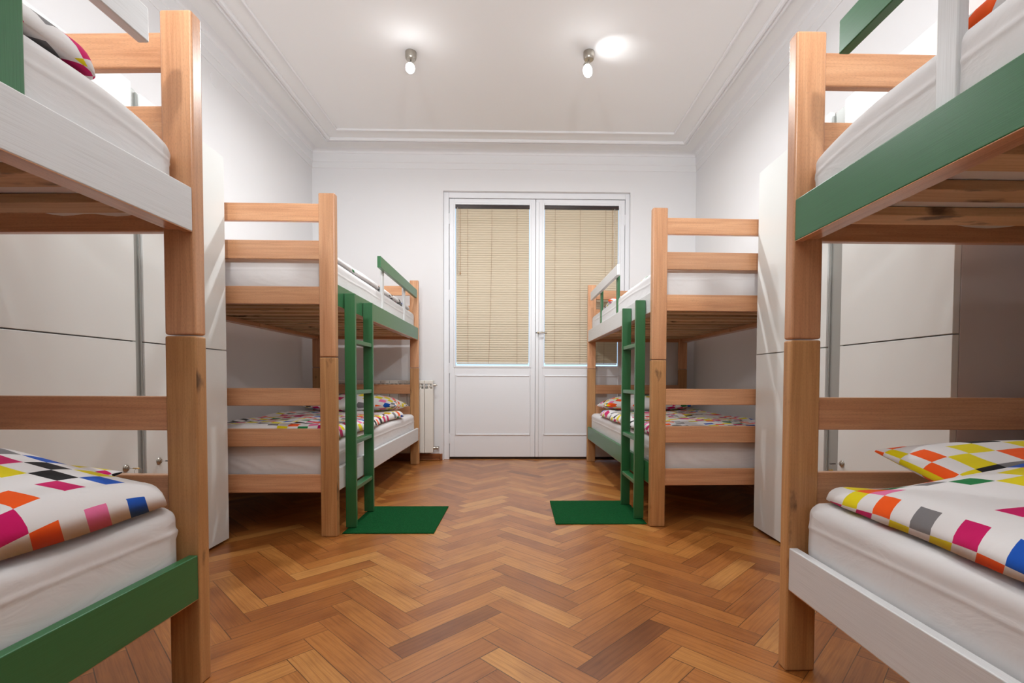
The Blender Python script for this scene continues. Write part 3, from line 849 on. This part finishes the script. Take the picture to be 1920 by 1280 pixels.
# ------------------------------------------------------------------ radiator
def radiator():
    root = empty('radiator', (-1.22, YB - .002, 0), 0, 'white ribbed column radiator on the back wall behind the left bunk', 'radiator')
    xr = -.795; pitch = .0805
    y0 = YB - .125
    for k in range(11):
        x1 = xr - k * pitch; x0 = x1 - pitch + .003
        a, b_ = x0 + 1.22, x1 + 1.22; f = y0 - YB
        bm = bmesh.new()
        add_box(bm, a, b_, f, f + .012, .085, .682, .004)                 # front fin
        add_box(bm, a + .026, b_ - .026, f + .010, f + .085, .09, .73, .004)   # water core
        add_box(bm, a + .006, b_ - .006, f + .075, f + .085, .09, .70, .003)   # rear fin
        add_box(bm, a, b_, f, f + .008, .728, .757, .004)                 # top lip
        add_box(bm, a, b_, f + .004, f + .085, .740, .759, .006)
        add_box(bm, a, a + .006, f, f + .03, .68, .735, .002); add_box(bm, b_ - .006, b_, f, f + .03, .68, .735, .002)
        add_box(bm, a, b_, f + .001, f + .007, .703, .709, .001)
        add_box(bm, (a + b_) / 2 - .003, (a + b_) / 2 + .003, f, f + .01, .68, .735, .001)
        finish('radiator_section', bm, M['enamel'], root, True, .8)
    f = y0 - YB + .045
    bm = bmesh.new(); add_tube(bm, [(xr + 1.22 - .01, f, .715), (xr + 1.22 + .022, f, .715)], [.014, .012], 12); add_tube(bm, [(xr + 1.24, f, .715), (xr + 1.255, f, .713)], [.006, .004], 10)
    finish('bleed_valve', bm, M['nickel'], root, True, .8)
    bm = bmesh.new(); add_tube(bm, [(xr + 1.22 - .01, f, .125), (xr + 1.22 + .018, f, .125)], [.016, .014], 12)
    add_tube(bm, [(xr + 1.238, f, .125), (xr + 1.25, f, .125), (xr + 1.262, f, .125)], [.011, .014, .01], 8)
    add_tube(bm, [(xr + 1.25, f, .125), (xr + 1.25, f + .06, .125), (xr + 1.25, -.003, .125)], .008, 10)
    finish('radiator_valve', bm, M['nickel'], root, True, .8)
    for x in (.02, .75 - .88):
        pass
    bm = bmesh.new()
    for x in (xr + 1.22 - .2, xr + 1.22 - .68):
        add_box(bm, x - .01, x + .01, f + .03, -.003, .66, .70, .002)
    finish('wall_bracket', bm, M['enamel'], root)
radiator()

# ------------------------------------------------------------------ junction covers on the walls
def cover(p, d, r, label):
    bm = bmesh.new(); add_lathe(bm, [(0, .003), (r * .9, .003), (r, .0015), (r, -.002)], axis_matrix((0, 0, 0), d), 40)
    o = finish('junction_cover', bm, M['wall'], None, True, .7); o.location = p
    return tag(o, label, 'cover', 'round junction covers painted over')
cover((-1.614, YB, 2.487), (0, -1, 0), .05, 'round painted-over junction cover on the back wall left of the door')
cover((XL, 3.20, 2.668), (1, 0, 0), .045, 'round painted-over junction cover high on the left wall')

# ------------------------------------------------------------------ ceiling lamps
def lamp(cx, cy, bulb, aim, label):
    root = empty('ceiling_spotlight', (cx, cy, H), 0, label, 'ceiling light', 'nickel ceiling spotlights with bare bulbs')
    bm = bmesh.new(); add_lathe(bm, [(0, 0.002), (.036, .002), (.036, -.030), (.034, -.042), (.029, -.049), (0, -.050)], Matrix.Identity(4), 32)
    finish('canopy', bm, M['nickel'], root, True, .6)
    b_ = Vector(bulb) - Vector((cx, cy, H)); a = Vector(aim).normalized()
    neck = b_ - a * .052
    bm = bmesh.new(); add_tube(bm, [(0, 0, -.048), (0, 0, -.085), tuple(neck)], .0055, 10)
    finish('stem', bm, M['nickel'], root, True, .8)
    bm = bmesh.new(); add_lathe(bm, [(.0, -.060), (.013, -.058), (.020, -.046), (.022, -.030), (.0215, -.030), (.018, -.045), (0, -.052)], axis_matrix(b_, a), 24)
    finish('lamp_head', bm, M['nickel'], root, True, .8)
    bm = bmesh.new()
    pr = [(0, -.044)] + [(.0285 * math.sin(t) if t > 1.2 else .0285 * max(math.sin(t), .45), -.042 * math.cos(t)) for t in [k * PI / 14 for k in range(2, 14)]] + [(0, .042)]
    add_lathe(bm, pr, axis_matrix(b_, a), 24)
    finish('bulb', bm, M['bulb'], root, True)['label'] = 'glowing white bulb'
    return root
lamp(-.710, 3.262, (-.690, 3.15, 2.730), (.12, -.62, -.78), 'lit ceiling spotlight on the left, its bulb facing the aisle')
lamp(.452, 3.235, (.430, 3.13, 2.716), (.15, -.25, -.95), 'lit ceiling spotlight on the right, beside a bright patch of ceiling')

# light leaking from the heads on to the ceiling, the room's two lamps behind the camera, and added fill lights there
def light(name, typ, loc, power, c=(.955, .985, 1.0), **kw):
    l = bpy.data.lights.new(name, typ); l.energy = power; l.color = c
    for k, v in kw.items(): setattr(l, k, v)
    o = bpy.data.objects.new(name, l); C.objects.link(o); o.location = loc
    return o
def aim(o, p): o.rotation_euler = (Vector(p) - o.location).to_track_quat('-Z', 'Y').to_euler()
o = light('spot_leak', 'SPOT', (.475, 3.15, 2.72), 2.6, spot_size=1.25, spot_blend=1.0, shadow_soft_size=.01); aim(o, (.60, 3.19, 2.9))
for nm, p, e in (('spotlight_left', (-.690, 3.125, 2.680), 19), ('spotlight_right', (.430, 3.115, 2.666), 19),
                 ('spotlight_behind_left', (-.69, .80, 2.68), 2.5), ('spotlight_behind_right', (.43, .80, 2.68), 2.5)):
    o = light(nm, 'AREA', p, e, shape='DISK', size=.055)          # the open mouth of each lamp head, shining down
light('fill_behind_left', 'POINT', (-.60, -.25, 2.30), 1.5, shadow_soft_size=.06)  # this pair is added fill without fixtures, out of view
light('fill_behind_right', 'POINT', (.40, -.25, 2.30), 1.5, shadow_soft_size=.06)
for nm, x in (('ceiling_fill_left', -.60), ('ceiling_fill_right', .40)):      # added unseen fill, bounced off the ceiling to brighten the room
    o = light(nm, 'SPOT', (x, -.25, 2.05), 118, spot_size=math.radians(150), spot_blend=.6, shadow_soft_size=.06); aim(o, (x, .75, 2.9))

# ------------------------------------------------------------------ daylight and camera
w = bpy.data.worlds.new('daylight'); S.world = w; w.use_nodes = True
bg = w.node_tree.nodes['Background']; bg.inputs[0].default_value = (.52, .76, 1.0, 1); bg.inputs[1].default_value = 1.7

f, px, py, pit, yaw, roll = 914.752, 989.026, 738.811, -.02898, -.01806, .00316
R0 = Vector((math.cos(yaw), math.sin(yaw), 0)); U0 = Vector((math.sin(pit) * math.sin(yaw), -math.sin(pit) * math.cos(yaw), math.cos(pit)))
right = R0 * math.cos(roll) + U0 * math.sin(roll); up = U0 * math.cos(roll) - R0 * math.sin(roll)
back = right.cross(up)
cam = bpy.data.cameras.new('camera'); co = bpy.data.objects.new('camera', cam); C.objects.link(co)
co.matrix_world = Matrix(((right.x, up.x, back.x, 0), (right.y, up.y, back.y, 0), (right.z, up.z, back.z, .765), (0, 0, 0, 1)))
cam.sensor_width = 36; cam.lens = f * 36 / 1920
cam.shift_x = (960 - px) / 1920; cam.shift_y = (py - 640) / 1920
cam.clip_start = .02
S.camera = co
S.view_settings.view_transform = 'Standard'; S.view_settings.look = 'None'; S.view_settings.gamma = 1
S.view_settings.use_curve_mapping = False
S.view_settings.exposure = 0.06
S.cycles.max_bounces = 12; S.cycles.diffuse_bounces = 5; S.cycles.glossy_bounces = 4; S.cycles.transparent_max_bounces = 8
S.cycles.sample_clamp_indirect = 6.0; S.cycles.caustics_reflective = False; S.cycles.caustics_refractive = False
S.cycles.use_denoising = True
